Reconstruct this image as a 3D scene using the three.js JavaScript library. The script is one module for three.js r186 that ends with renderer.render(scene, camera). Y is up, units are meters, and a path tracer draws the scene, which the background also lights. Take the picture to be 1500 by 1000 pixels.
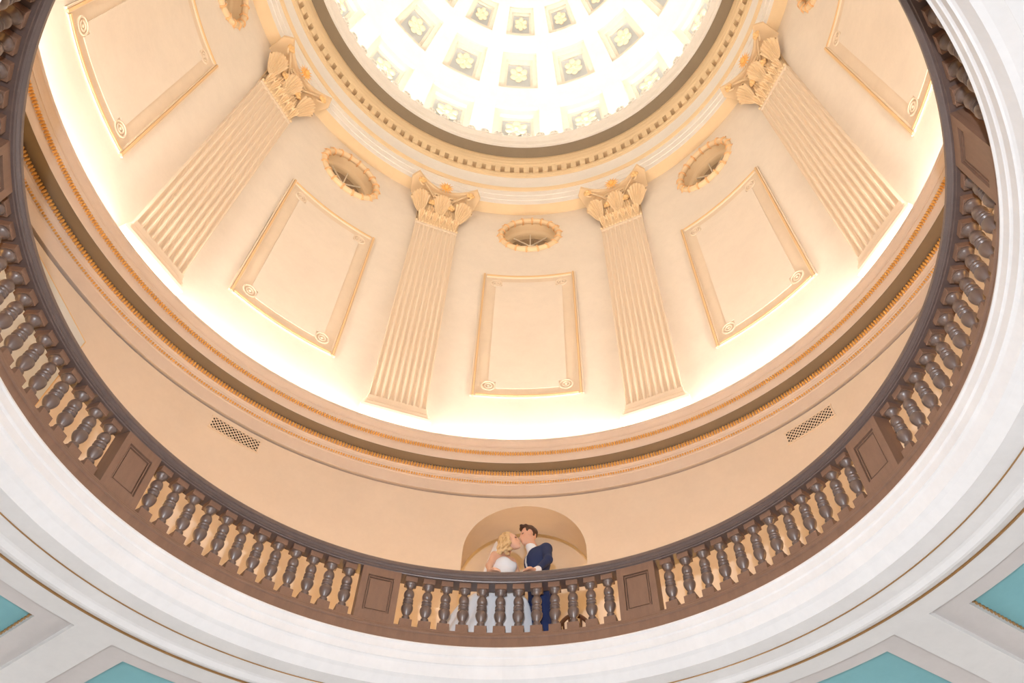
import * as THREE from 'three';
import { mergeGeometries, mergeVertices } from 'three/addons/utils/BufferGeometryUtils.js';
import { RectAreaLightUniformsLib } from 'three/addons/lights/RectAreaLightUniformsLib.js';
import { RoundedBoxGeometry } from 'three/addons/geometries/RoundedBoxGeometry.js';

// ---------------------------------------------------------------- camera, light, exposure
// The rotunda's axis is x = z = 0. Plans are drawn in units of 0.52 m: R is the distance from the axis, H the height above the camera.
const U = 0.52, EYE = 1.6;
const Y = (h) => EYE + h * U;
const D2R = Math.PI / 180;
const scene = new THREE.Scene();
scene.background = new THREE.Color(0x000000);
const camera = new THREE.PerspectiveCamera(2 * Math.atan(500 / 1126.48) / D2R, 1.5, 0.05, 200);
camera.position.set(0.773 * U, EYE, 6.6476 * U);
camera.rotation.order = 'YXZ';
camera.rotation.set(53.3866 * D2R, 0, -0.40916 * D2R);
camera.setViewOffset(1500, 1000, -43, 0, 1500, 1000);
camera.updateProjectionMatrix();
const renderer = new THREE.WebGLRenderer();
renderer.toneMapping = THREE.LinearToneMapping;
renderer.toneMappingExposure = 1.0;
renderer.shadowMap.enabled = true;
RectAreaLightUniformsLib.init();
const FLASH = 146;                                   // candela of the photographer's flash
const COVE = 100, DOME = 80;                          // nits of the two hidden rings of cove lamps
const COVE_COLOR = new THREE.Color().setRGB(1.0, 0.95, 0.87);
const DOME_COLOR = new THREE.Color().setRGB(1.0, 0.95, 0.88);
const LAMP = 5, ADDED_SCONCE = 8, ADDED_UPLIGHT = 8.8;  // the sconces and uplights are added fill lights
const ADDED_SCONCE_COLOR = new THREE.Color().setRGB(0.98, 1.0, 1.06), ADDED_UPLIGHT_COLOR = new THREE.Color().setRGB(1.0, 0.52, 0.13);
//                                     // candela of a corridor globe
const LAMP_COLOR = new THREE.Color().setRGB(1.0, 0.60, 0.22);

// ---------------------------------------------------------------- helpers
let seed = 7;
const rnd = () => ((seed = (seed * 16807) % 2147483647) / 2147483647);
const P = (az, R, h) => [R * U * Math.sin(az * D2R), Y(h), -R * U * Math.cos(az * D2R)];
const used = new Map();
const numbered = (n) => { const k = used.get(n) || 0; used.set(n, k + 1); return k ? `${n}_${String(k).padStart(3, '0')}` : n; };
function add(parent, name, geo, m) {
  const o = geo ? new THREE.Mesh(geo, m) : new THREE.Group();
  o.name = parent === scene ? numbered(name) : name;
  parent.add(o);
  return o;
}
function thing(name, label, category, group) {
  const o = add(scene, name);
  o.userData = { label, category };
  if (group) o.userData.group = group;
  return o;
}
function struct(name, label, geo, m) {
  const o = add(scene, name, geo, m);
  o.userData = { kind: 'structure', label };
  return o;
}
const stuff = (o) => { o.userData.kind = 'stuff'; return o; };
// put a local frame on the circle: x to the side, y up, z towards the axis
function seat(o, az, R, h) { o.position.set(...P(az, R, h)); o.rotation.y = -az * D2R; return o; }
const turned = (o, az) => { o.rotation.y = -az * D2R; return o; };

class Soup {
  constructor() { this.p = []; this.n = []; this.t = []; this.i = []; }
  vert(p, n, u, v) { this.p.push(...p); this.n.push(...n); this.t.push(u, v); return this.p.length / 3 - 1; }
  quad(a, b, c, d) {                                    // wound to agree with the normals given
    const p = (k) => new THREE.Vector3(this.p[3 * k], this.p[3 * k + 1], this.p[3 * k + 2]);
    const A = p(a), g = p(b).sub(p(c)).cross(p(d).sub(A)), n = new THREE.Vector3(this.n[3 * a] + this.n[3 * d], this.n[3 * a + 1] + this.n[3 * d + 1], this.n[3 * a + 2] + this.n[3 * d + 2]);
    if (g.dot(n) > 0) this.i.push(a, b, c, b, d, c); else this.i.push(a, c, b, b, c, d);
  }
  geo(autoNormals) {
    const g = new THREE.BufferGeometry();
    g.setAttribute('position', new THREE.Float32BufferAttribute(this.p, 3));
    g.setAttribute('normal', new THREE.Float32BufferAttribute(this.n, 3));
    g.setAttribute('uv', new THREE.Float32BufferAttribute(this.t, 2));
    g.setIndex(this.i);
    if (autoNormals) g.computeVertexNormals();
    return g;
  }
}
// closed outline in (R, H) swept around the axis, sharp at its corners
function revolve(profile, { a0 = 0, a1 = 360, seg, closed = true } = {}) {
  let pr = profile.map((q) => q.slice());
  if (closed) {
    let A = 0;
    for (let k = 0; k < pr.length; k++) { const [x0, y0] = pr[k], [x1, y1] = pr[(k + 1) % pr.length]; A += x0 * y1 - x1 * y0; }
    if (A < 0) pr.reverse();
  }
  const n = seg || Math.max(1, Math.ceil(Math.abs(a1 - a0) / 1.5)), s = new Soup();
  const m = closed ? pr.length : pr.length - 1;
  let v = 0;
  for (let k = 0; k < m; k++) {
    const [r0, h0] = pr[k], [r1, h1] = pr[(k + 1) % pr.length];
    const len = Math.hypot(r1 - r0, h1 - h0);
    if (len < 1e-6) continue;
    const nr = (h1 - h0) / len, nh = -(r1 - r0) / len;
    for (let j = 0; j <= n; j++) {
      const a = a0 + (a1 - a0) * j / n, sa = Math.sin(a * D2R), ca = Math.cos(a * D2R), N = [nr * sa, nh, -nr * ca], u = a * D2R * 11 * U;
      const A = s.vert(P(a, r0, h0), N, u, v * U), B = s.vert(P(a, r1, h1), N, u, (v + len) * U);
      if (j) s.quad(A - 2, B - 2, A, B);
    }
    v += len;
  }
  if (closed && Math.abs(a1 - a0) < 359.9) {
    const tri = THREE.ShapeUtils.triangulateShape(pr.map((q) => new THREE.Vector2(...q)), []);
    for (const [a, f] of [[a0, -1], [a1, 1]]) {
      const N = [f * Math.cos(a * D2R), 0, f * Math.sin(a * D2R)], b = s.p.length / 3;
      for (const [r, h] of pr) s.vert(P(a, r, h), N, r * U, h * U);
      const q = (k) => new THREE.Vector3(...s.p.slice(3 * (b + k), 3 * (b + k) + 3));
      for (const [x, y, z] of tri) q(y).sub(q(x)).cross(q(z).sub(q(x))).dot(new THREE.Vector3(...N)) < 0 ? s.i.push(b + x, b + z, b + y) : s.i.push(b + x, b + y, b + z);
    }
  }
  return s.geo();
}
const ring = (R0, R1, h0, h1, o) => revolve([[R0, h0], [R1, h0], [R1, h1], [R0, h1]], o);
const cbox = (az0, az1, h0, h1, R0, R1) => ring(R0, R1, h0, h1, { a0: az0, a1: az1 });
const merge = (list) => mergeGeometries(list.map((g) => { const q = g.index ? g.toNonIndexed() : g; for (const k of Object.keys(q.attributes)) if (!['position', 'normal', 'uv'].includes(k)) q.deleteAttribute(k); return q; }));
const box = (w, h, d, x = 0, y = 0, z = 0) => new THREE.BoxGeometry(w, h, d).translate(x, y, z);
const rbox = (w, h, d, r, x = 0, y = 0, z = 0) => new RoundedBoxGeometry(w, h, d, 2, r).translate(x, y, z);
const lathe = (pts, seg = 20) => new THREE.LatheGeometry(pts.map((q) => new THREE.Vector2(...q)), seg);
const tube = (pts, r, seg = 24, rs = 6, closed = false) => new THREE.TubeGeometry(new THREE.CatmullRomCurve3(pts.map((q) => new THREE.Vector3(...q)), closed), seg, r, rs, closed);
const ball = (r, x, y, z, sx = 1, sy = 1, sz = 1, w = 10, hh = 8) => new THREE.SphereGeometry(r, w, hh).scale(sx, sy, sz).translate(x, y, z);

// value noise maps
function noiseTexture(size, cells, lo, hi, stretch = 1, repeat = 1) {
  const layers = cells.map((c) => { const cx = c, cy = Math.max(1, Math.round(c / stretch)), g = new Float32Array(cx * cy).map(() => rnd()); return { cx, cy, g }; });
  const d = new Uint8Array(size * size * 4);
  const sm = (t) => t * t * (3 - 2 * t);
  for (let y = 0; y < size; y++) for (let x = 0; x < size; x++) {
    let v = 0, w = 0;
    layers.forEach(({ cx, cy, g }, k) => {
      const fx = x / size * cx, fy = y / size * cy, ix = Math.floor(fx), iy = Math.floor(fy), tx = sm(fx - ix), ty = sm(fy - iy);
      const q = (i, j) => g[((j % cy) * cx) + (i % cx)], a = 1 / (1 + k * 0.5);
      v += a * ((q(ix, iy) * (1 - tx) + q(ix + 1, iy) * tx) * (1 - ty) + (q(ix, iy + 1) * (1 - tx) + q(ix + 1, iy + 1) * tx) * ty); w += a;
    });
    const b = Math.round(255 * (lo + (hi - lo) * v / w)), o = 4 * (y * size + x);
    d[o] = d[o + 1] = d[o + 2] = b; d[o + 3] = 255;
  }
  const t = new THREE.DataTexture(d, size, size);
  t.wrapS = t.wrapT = THREE.RepeatWrapping; t.magFilter = THREE.LinearFilter; t.minFilter = THREE.LinearMipmapLinearFilter; t.generateMipmaps = true;
  t.repeat.set(repeat, repeat); t.needsUpdate = true;
  return t;
}
const tone = noiseTexture(256, [6, 24, 80], 0.955, 1.0, 1, 0.37);
tone.colorSpace = THREE.SRGBColorSpace;
const grain = noiseTexture(256, [12, 64, 160], 0.90, 1.0, 3, 2);
grain.colorSpace = THREE.SRGBColorSpace;
const rgb = (r, g, b) => new THREE.Color().setRGB(r, g, b);
const mat = (color, roughness = 0.85, o = {}) => new THREE.MeshStandardMaterial({ color, roughness, side: THREE.DoubleSide, ...o });
const plaster = (c, o = {}) => mat(c, 0.9, { map: tone, ...o });
const M = {
  gallery: plaster(rgb(0.79, 0.68, 0.57)),
  corridor: plaster(rgb(0.84, 0.77, 0.70)),
  drum: plaster(rgb(0.80, 0.715, 0.62)),
  field: plaster(rgb(0.80, 0.705, 0.60)),
  border: plaster(rgb(0.75, 0.62, 0.48)),
  pilaster: mat(rgb(0.78, 0.65, 0.51), 0.9),
  carving: mat(rgb(0.78, 0.58, 0.36), 0.7),
  gilding: mat(rgb(0.80, 0.46, 0.13), 0.45, { metalness: 0.1 }),
  bead: mat(rgb(0.74, 0.50, 0.27), 0.8),
  tie: mat(rgb(0.78, 0.46, 0.22), 0.6),
  bud: mat(rgb(0.80, 0.52, 0.24), 0.6),
  sunflower: mat(rgb(0.84, 0.46, 0.14), 0.55),
  cornice: plaster(rgb(0.78, 0.67, 0.59)),
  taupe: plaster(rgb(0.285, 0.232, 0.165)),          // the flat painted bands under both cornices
  upper: plaster(rgb(0.82, 0.63, 0.40)),
  frieze: plaster(rgb(0.84, 0.79, 0.74)),
  dome: plaster(rgb(0.90, 0.88, 0.83)),
  coffer: plaster(rgb(0.86, 0.80, 0.70)),
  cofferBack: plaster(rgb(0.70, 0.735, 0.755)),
  rosette: mat(rgb(0.84, 0.72, 0.52), 0.7),
  white: plaster(rgb(0.84, 0.83, 0.825)),
  pale: plaster(rgb(0.78, 0.765, 0.755)),
  ceiling: plaster(rgb(0.74, 0.73, 0.72)),
  coffering: plaster(rgb(0.62, 0.585, 0.57)),
  teal: plaster(rgb(0.21, 0.46, 0.50)),
  gilt: mat(rgb(0.36, 0.20, 0.075), 0.4, { metalness: 0.4 }),
  wood: mat(rgb(0.25, 0.145, 0.098), 0.5, { map: grain }),
  polish: new THREE.MeshPhysicalMaterial({ color: rgb(0.165, 0.112, 0.092), roughness: 0.42, clearcoat: 0.7, clearcoatRoughness: 0.3, map: grain, side: THREE.DoubleSide }),
  rail: new THREE.MeshPhysicalMaterial({ color: rgb(0.145, 0.10, 0.088), roughness: 0.45, clearcoat: 0.5, clearcoatRoughness: 0.28, map: grain, side: THREE.DoubleSide }),
  floor: plaster(rgb(0.52, 0.46, 0.40)),
  lower: plaster(rgb(0.72, 0.68, 0.62)),
  muntin: mat(rgb(0.78, 0.68, 0.54), 0.6),
  pane: new THREE.MeshPhysicalMaterial({ color: rgb(0.95, 0.95, 0.93), roughness: 0.03, transmission: 1, thickness: 0, side: THREE.DoubleSide }),
  boarding: mat(rgb(0.36, 0.25, 0.165), 0.7, { map: grain }),
  dark: mat(rgb(0.012, 0.011, 0.010), 0.9),
  grille: mat(rgb(0.78, 0.65, 0.52), 0.6),
  board: mat(rgb(0.66, 0.69, 0.70), 0.6),
  boardEdge: mat(rgb(0.75, 0.52, 0.25), 0.6),
  chair: mat(rgb(0.10, 0.035, 0.014), 0.4),
  seatPad: mat(rgb(0.30, 0.10, 0.06), 0.8),
  lampBody: mat(rgb(0.05, 0.05, 0.055), 0.5),
  tubeGlow: mat(rgb(0.9, 0.85, 0.75), 0.5, { emissive: rgb(1, 0.72, 0.42), emissiveIntensity: 1.2 }),
  globe: mat(rgb(0.9, 0.85, 0.75), 0.4, { emissive: rgb(1, 0.6, 0.25), emissiveIntensity: 1.5 }),
  opal: mat(rgb(0.9, 0.9, 0.88), 0.4, { emissive: rgb(1, 0.95, 0.88), emissiveIntensity: 1.2 }),
  flashGlow: mat(rgb(0.9, 0.9, 0.9), 0.3, { emissive: rgb(1, 1, 1), emissiveIntensity: 1.5 }),
};
const A0 = 1.2;                                       // bearing of the middle bay; eight bays of 45 degrees
const bays = [0, 1, 2, 3, 4, 5, 6, 7].map((k) => A0 + 45 * k);
const seen = (az, lim) => { const a = ((az + 540) % 360) - 180; return Math.abs(a) <= lim; };

// ---------------------------------------------------------------- ground floor room
struct('floor', 'stone floor of the lower hall', ring(0.0001, 15.5, -EYE / U - 0.5, -EYE / U, { seg: 96 }), M.floor);
struct('wall_lower', 'pale round wall of the lower hall', ring(15.0, 15.6, -EYE / U, 7.9, { seg: 96 }), M.lower);

// lower ceiling: white moulded collar around the opening, then a coffered field
const ceiling = struct('ceiling', 'white moulded ring and coffered ceiling under the gallery');
add(ceiling, 'collar', revolve([[6.67, 8.23], [6.665, 8.20], [6.69, 8.175], [6.705, 8.06], [6.72, 8.05], [6.735, 8.03], [6.75, 7.91], [6.775, 7.90], [6.80, 7.87], [6.86, 7.70], [6.93, 7.66], [7.06, 7.55], [7.6, 7.55], [7.6, 8.19], [7.2, 8.19], [7.2, 8.23]], { seg: 300 }), M.white);
add(ceiling, 'inner_band', ring(7.06, 7.40, 7.545, 7.7, { seg: 300 }), M.pale);
add(ceiling, 'gilt_fillet', ring(7.395, 7.411, 7.53, 7.6, { seg: 300 }), M.gilt);
add(ceiling, 'roll_molding', revolve([[7.42, 7.55], [7.70, 7.54], [7.74, 7.52], [7.80, 7.455], [7.85, 7.45], [8.09, 7.56], [8.09, 7.75], [7.42, 7.75]], { seg: 300 }), M.pale);
add(ceiling, 'gilt_fillet', ring(8.09, 8.115, 7.53, 7.6, { seg: 300 }), M.gilt);
{
  const circle = (R, cw) => { const q = new THREE.Path(); q.absarc(0, 0, R * U, 0, Math.PI * 2, cw); return q; };
  const gap = (off) => 0.36 + off;                     // half the straight rib between two panels
  const gaps = Array.from({ length: 10 }, (_, k) => 0.6 + 18 + 36 * k);
  // one panel outline in plan, inset by off
  const outline = (a, b, R0, R1, off) => {
    const pts = [], g = gap(off);
    const pt = (az, R) => [R * U * Math.sin(az * D2R), R * U * Math.cos(az * D2R)];
    const d0 = Math.asin(g / (R0 + off)) / D2R, d1 = Math.asin(g / (R1 - off)) / D2R;
    for (let k = 0; k <= 16; k++) pts.push(pt(a + d0 + (b - a - 2 * d0) * k / 16, R0 + off));
    for (let k = 16; k >= 0; k--) pts.push(pt(a + d1 + (b - a - 2 * d1) * k / 16, R1 - off));
    return pts;
  };
  const flat = (g, h) => g.rotateX(-Math.PI / 2).translate(0, Y(h), 0);
  const plate = new THREE.Shape(); plate.absarc(0, 0, 15.2 * U, 0, Math.PI * 2, false);
  plate.holes.push(circle(8.12, true));
  const R0 = 8.58, R1 = 12.6;
  const rims = [];
  for (const a of gaps) {
    const o = outline(a, a + 36, R0, R1, 0);
    plate.holes.push(new THREE.Path(o.map((q) => new THREE.Vector2(...q))));
  }
  add(ceiling, 'ceiling_field', flat(new THREE.ExtrudeGeometry(plate, { depth: 0.10 * U, bevelEnabled: false, curveSegments: 160 }), 7.55), M.ceiling);
  for (const a of gaps) {
    const mid = a + 18;
    const c = add(ceiling, 'ceiling_coffer');
    const o0 = outline(a, a + 36, R0 - 0.1, R1 + 0.1, -0.05), o1 = outline(a, a + 36, R0, R1, 0.50), o2 = outline(a, a + 36, R0, R1, 0.44);
    const sh = new THREE.Shape(o0.map((q) => new THREE.Vector2(...q))); sh.holes.push(new THREE.Path(o1.map((q) => new THREE.Vector2(...q))));
    add(c, 'coffer_frame', flat(new THREE.ExtrudeGeometry(sh, { depth: 0.14 * U, bevelEnabled: false }), 7.65), M.coffering);
    const back = new THREE.Shape(o2.map((q) => new THREE.Vector2(...q)));
    add(c, 'coffer_panel', flat(new THREE.ExtrudeGeometry(back, { depth: 0.05 * U, bevelEnabled: false }), 7.79), M.teal);
    if (!seen(mid, 80)) continue;
    // gilt egg border inside the step
    const beads = [], n = o1.length;
    for (let k = 0; k < n; k++) {
      const [x0, y0] = o1[k], [x1, y1] = o1[(k + 1) % n], L = Math.hypot(x1 - x0, y1 - y0), m = Math.max(1, Math.round(L / 0.055));
      for (let j = 0; j < m; j++) {
        const t = (j + 0.5) / m, g = new THREE.SphereGeometry(0.021, 7, 5);
        g.scale(j % 2 ? 0.8 : 1.25, 1.0, 0.9).rotateY(Math.atan2(y1 - y0, x1 - x0)).translate(x0 + (x1 - x0) * t, Y(7.765), -(y0 + (y1 - y0) * t));
        beads.push(g);
      }
    }
    stuff(add(c, 'gilt_border', merge(beads), M.gilt));
  }
}

// ---------------------------------------------------------------- gallery: floor, arched wall, corridor behind
struct('floor_gallery', 'gallery floor behind the balustrade', ring(7.18, 14.6, 7.95, 8.2, { seg: 160 }), M.floor);
const ARCH = 1.8, SPRING = 14.2, archHalf = ARCH / 11.56 / D2R;
function archedWall(R0, R1, h0, h1, centers) {
  const s = new Soup();
  const cols = [];
  for (let a = 0; a < 360; a += 1.5) cols.push(A0 + a - 22.5 + 0.001);
  for (const c of centers) for (let k = 0; k <= 32; k++) cols.push(c - archHalf * Math.cos(Math.PI * k / 32));
  cols.sort((x, y) => x - y); cols.push(cols[0] + 360);
  const lift = (a) => { for (const c of centers) { const d = Math.abs(((a - c + 540) % 360) - 180); if (d < archHalf - 1e-6) return SPRING + ARCH * Math.sqrt(1 - (d / archHalf) ** 2); } return h0; };
  const face = (R, f) => {
    for (let k = 0; k + 1 < cols.length; k++) {
      const a = cols[k], b = cols[k + 1]; if (b - a < 1e-4) continue;
      const m = (a + b) / 2, inside = lift(m) > h0;
      const la = inside ? Math.max(lift(a), SPRING) : h0, lb = inside ? Math.max(lift(b), SPRING) : h0;
      const v = [[a, la], [a, h1], [b, lb], [b, h1]].map(([q, h]) => s.vert(P(q, R, h), [f * Math.sin(q * D2R), 0, -f * Math.cos(q * D2R)], q * D2R * R * U, h * U));
      s.quad(...v);
    }
  };
  face(R0, -1); face(R1, 1);
  for (const c of centers) {
    const path = [[-archHalf, h0]];
    for (let k = 0; k <= 40; k++) { const t = Math.PI * k / 40; path.push([-archHalf * Math.cos(t), SPRING + ARCH * Math.sin(t)]); }
    path.push([archHalf, h0]);
    let prev = null;
    path.forEach(([d, h]) => {
      const y = h - SPRING, n = y >= 0 ? [-d / archHalf, -y / ARCH] : [-Math.sign(d), 0], a = (c + d) * D2R;
      const N = [n[0] * Math.cos(a), n[1], n[0] * Math.sin(a)];
      const A = s.vert(P(c + d, R0, h), N, h * U, 0), B = s.vert(P(c + d, R1, h), N, h * U, (R1 - R0) * U);
      if (prev) s.quad(prev[0], prev[1], A, B);
      prev = [A, B];
    });
  }
  return s.geo();
}
struct('wall_gallery', 'beige round gallery wall with arched openings', archedWall(11.56, 12.84, 8.2, 16.315, [bays[0], bays[4]]), M.gallery);
struct('wall_corridor', 'pale corridor wall behind the gallery arch', ring(14.45, 14.9, 8.2, 17.6, { seg: 160 }), M.corridor);
struct('ceiling_corridor', 'corridor ceiling behind the gallery wall', ring(11.8, 14.6, 17.4, 17.6, { seg: 160 }), M.corridor);

// ---------------------------------------------------------------- main cornice of the drum
const cornice = struct('cornice', 'moulded cornice with gilt beading around the base of the drum');
add(cornice, 'architrave_band', revolve([[11.50, 16.39], [11.50, 16.80], [11.48, 16.82], [11.48, 16.90], [11.76, 16.90], [11.76, 16.25], [11.70, 16.25], [11.70, 16.395]], { seg: 300 }), M.cornice);
add(cornice, 'bed_molding', revolve([[11.47, 16.86], [11.45, 16.93], [11.43, 16.95], [11.425, 17.00], [11.40, 17.06], [11.36, 17.08], [11.35, 17.24], [11.60, 17.24], [11.60, 16.86]], { seg: 300 }), M.cornice);
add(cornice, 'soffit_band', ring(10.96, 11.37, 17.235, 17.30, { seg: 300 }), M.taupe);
add(cornice, 'crown_molding', revolve([[10.95, 17.235], [10.95, 17.56], [10.925, 17.58], [10.925, 17.65], [10.90, 17.68], [10.875, 17.76], [10.82, 17.90], [10.77, 17.97], [10.75, 17.99], [10.75, 18.10], [10.82, 18.10], [10.84, 17.80], [11.62, 17.80], [11.62, 17.26], [10.97, 17.26]], { seg: 300 }), M.cornice);
function beadRow(name, parent, R, h, n, r, sx, sy, m) {
  const g = new THREE.SphereGeometry(r * U, 6, 5); g.scale(sx, sy, 1);
  const o = new THREE.InstancedMesh(g, m, n), t = new THREE.Object3D();
  for (let k = 0; k < n; k++) { seat(t, 360 * k / n, R, h); t.updateMatrix(); o.setMatrixAt(k, t.matrix); }
  o.name = name; parent.add(o); return stuff(o);
}
beadRow('gilt_bead_row', cornice, 11.455, 16.885, 900, 0.042, 0.75, 1, M.gilding);
beadRow('gilt_egg_row', cornice, 11.34, 17.155, 780, 0.075, 0.55, 1.15, M.gilding);
beadRow('gilt_leaf_row', cornice, 10.91, 17.615, 860, 0.066, 0.55, 1.1, M.gilding);

// ---------------------------------------------------------------- drum wall with round windows
const OC_H = 33.2, OC_R = 1.32;
{
  const R0 = 11.6, R1 = 12.6, h0 = 17.8, h1 = 35.42, half = OC_R / R0 / D2R, s = new Soup();
  const cols = [];
  for (let a = 0; a < 360; a += 1.5) cols.push(A0 + a - 22.5 + 0.001);
  for (const c of bays) for (let k = 0; k <= 28; k++) cols.push(c - half * Math.cos(Math.PI * k / 28));
  cols.sort((x, y) => x - y); cols.push(cols[0] + 360);
  const cut = (a) => { for (const c of bays) { const d = Math.abs(((a - c + 540) % 360) - 180); if (d <= half + 1e-6) return OC_R * Math.sqrt(Math.max(0, 1 - (d / half) ** 2)); } return -1; };
  for (const [R, f] of [[R0, -1], [R1, 1]]) for (let k = 0; k + 1 < cols.length; k++) {
    const a = cols[k], b = cols[k + 1]; if (b - a < 1e-4) continue;
    const strip = (la, ta, lb, tb) => s.quad(...[[a, la], [a, ta], [b, lb], [b, tb]].map(([q, h]) => s.vert(P(q, R, h), [f * Math.sin(q * D2R), 0, -f * Math.cos(q * D2R)], q * D2R * R * U, h * U)));
    if (cut((a + b) / 2) < 0) strip(h0, h1, h0, h1);
    else { const ca = Math.max(0, cut(a)), cb = Math.max(0, cut(b)); strip(h0, OC_H - ca, h0, OC_H - cb); strip(OC_H + ca, h1, OC_H + cb, h1); }
  }
  struct('wall_drum', 'cream round drum wall above the cornice', s.geo(), M.drum);
}
// round windows with a ribbon-bound wreath
{
  const wreathPts = Array.from({ length: 48 }, (_, k) => { const t = k / 48 * 2 * Math.PI; return [Math.cos(t) * (OC_R + 0.10) * U, Math.sin(t) * (OC_R + 0.10) * U, 0.03]; });
  const wreath = tube(wreathPts, 0.145 * U, 72, 8, true);
  const ribbon = merge([
    new THREE.TorusGeometry(0.152 * U, 0.042 * U, 6, 14).rotateX(Math.PI / 2),
    new THREE.ConeGeometry(0.055 * U, 0.17 * U, 5).rotateZ(-1.0).translate(0.18 * U, 0.03 * U, 0.05 * U),
    new THREE.ConeGeometry(0.055 * U, 0.17 * U, 5).rotateZ(1.0).translate(-0.18 * U, 0.03 * U, 0.05 * U),
  ]);
  const reveal = lathe([[OC_R * U, 0.02], [OC_R * U, -0.20], [OC_R * 0.93 * U, -0.215], [OC_R * 0.93 * U, -0.25], [OC_R * 0.87 * U, -0.265], [OC_R * 0.87 * U, -0.42]], 56).rotateX(Math.PI / 2);
  const r = OC_R * 0.875 * U;
  const pane = new THREE.CircleGeometry(r, 16, 0, Math.PI / 4).translate(0, 0, -0.315);
  const spoke = box(0.024, r, 0.03, 0, r / 2, -0.305);
  let n = 0;
  for (const c of bays) {
    if (!seen(c, 140)) continue;
    const w = struct(`window_${++n}`, 'round drum window in a ribbon-bound plaster wreath');
    seat(w, c, 11.6, OC_H);
    add(w, 'wreath', wreath, M.carving);
    for (let k = 0; k < 18; k++) { const t = (k + 0.25) / 18 * 2 * Math.PI, o = add(w, 'ribbon', ribbon, M.tie); o.position.set(Math.cos(t) * (OC_R + 0.10) * U, Math.sin(t) * (OC_R + 0.10) * U, 0.03); o.rotation.z = t; }
    add(w, 'reveal', reveal, M.upper);
    for (let k = 0; k < 8; k++) { add(w, 'pane', pane, M.pane).rotation.z = k * Math.PI / 4; add(w, 'muntin', spoke, M.muntin).rotation.z = k * Math.PI / 4; }
    add(w, 'hub', new THREE.SphereGeometry(0.05, 12, 8).scale(1, 1, 0.5).translate(0, 0, -0.295), M.muntin);
    for (let k = -4; k <= 4; k++) add(w, 'shutter_board', box(0.148, 2 * Math.sqrt(Math.max(0.02, (OC_R * U) ** 2 - (0.152 * k) ** 2)), 0.02, 0.152 * k, 0, -0.432), M.boarding);
  }
}

// framed plaster panels on the drum
{
  const panelPlace = { 0: 'over the arch where the couple kiss', 1: 'over the air vent far from the grey board', 2: 'facing the one over the grey board', 6: 'over the large grey board', 7: 'over the air vent near the grey board' };
  const rosette = merge([new THREE.TorusGeometry(0.24 * U, 0.035 * U, 6, 24), new THREE.TorusGeometry(0.13 * U, 0.03 * U, 6, 18), ball(0.06 * U, 0, 0, 0, 1, 1, 0.6)]);
  const h0 = 21.08, h1 = 29.42, a = 10.3;
  const sides = [[-a, -a + 0.95, h0, h1], [a - 0.95, a, h0, h1], [-a + 0.95, a - 0.95, h0, h0 + 0.19], [-a + 0.95, a - 0.95, h1 - 0.19, h1]];
  const stepped = ([x0, x1, y0, y1], list) => {
    const dx = (x1 - x0) < 2 ? 1 : 0, dy = 1 - dx, w = dx ? (x1 - x0) : (y1 - y0), L = [];
    for (const [i, o, R] of list) {
      const f = (x0 + x1 < 0 && dx) || (dy && y0 + y1 < h0 + h1) ? [i, o] : [1 - o, 1 - i];
      L.push(cbox(dx ? x0 + w * f[0] : x0, dx ? x0 + w * f[1] : x1, dy ? y0 + w * f[0] : y0, dy ? y0 + w * f[1] : y1, R, 11.62));
    }
    return merge(L);
  };
  const geos = sides.map((q) => stepped(q, [[0, 1, 11.56], [0, 0.26, 11.525], [0.8, 0.95, 11.535]])), beads = sides.map((q) => stepped(q, [[0.34, 0.74, 11.505]]));
  const border = cbox(-a + 0.95, a - 0.95, h0 + 0.19, h1 - 0.19, 11.585, 11.62);
  const fx = 7.2, f0 = 21.62, f1 = 28.88, nx = 1.4, ny = 0.36;
  const field = merge([cbox(-fx, fx, f0 + ny, f1 - ny, 11.555, 11.61), cbox(-fx + nx, fx - nx, f0, f0 + ny, 11.555, 11.61), cbox(-fx + nx, fx - nx, f1 - ny, f1, 11.555, 11.61)]);
  for (const c of bays) {
    const where = panelPlace[bays.indexOf(c)];
    if (!where) continue;
    const t = thing('framed_panel', `tall cream plaster panel with moulded frame ${where}`, 'wall panel', 'framed panels between the pilasters of the drum');
    turned(t, c);
    geos.forEach((g) => add(t, 'frame_molding', g, M.pilaster));
    beads.forEach((g) => add(t, 'bead_molding', g, M.bead));
    add(t, 'border', border, M.border);
    add(t, 'field', field, M.field);
    for (const sx of [-1, 1]) for (const h of [f0 + 0.12, f1 - 0.12]) { const q = add(t, 'corner_rosette', rosette, M.pilaster); seat(q, sx * (fx - 0.1), 11.575, h); }
  }
}

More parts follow.
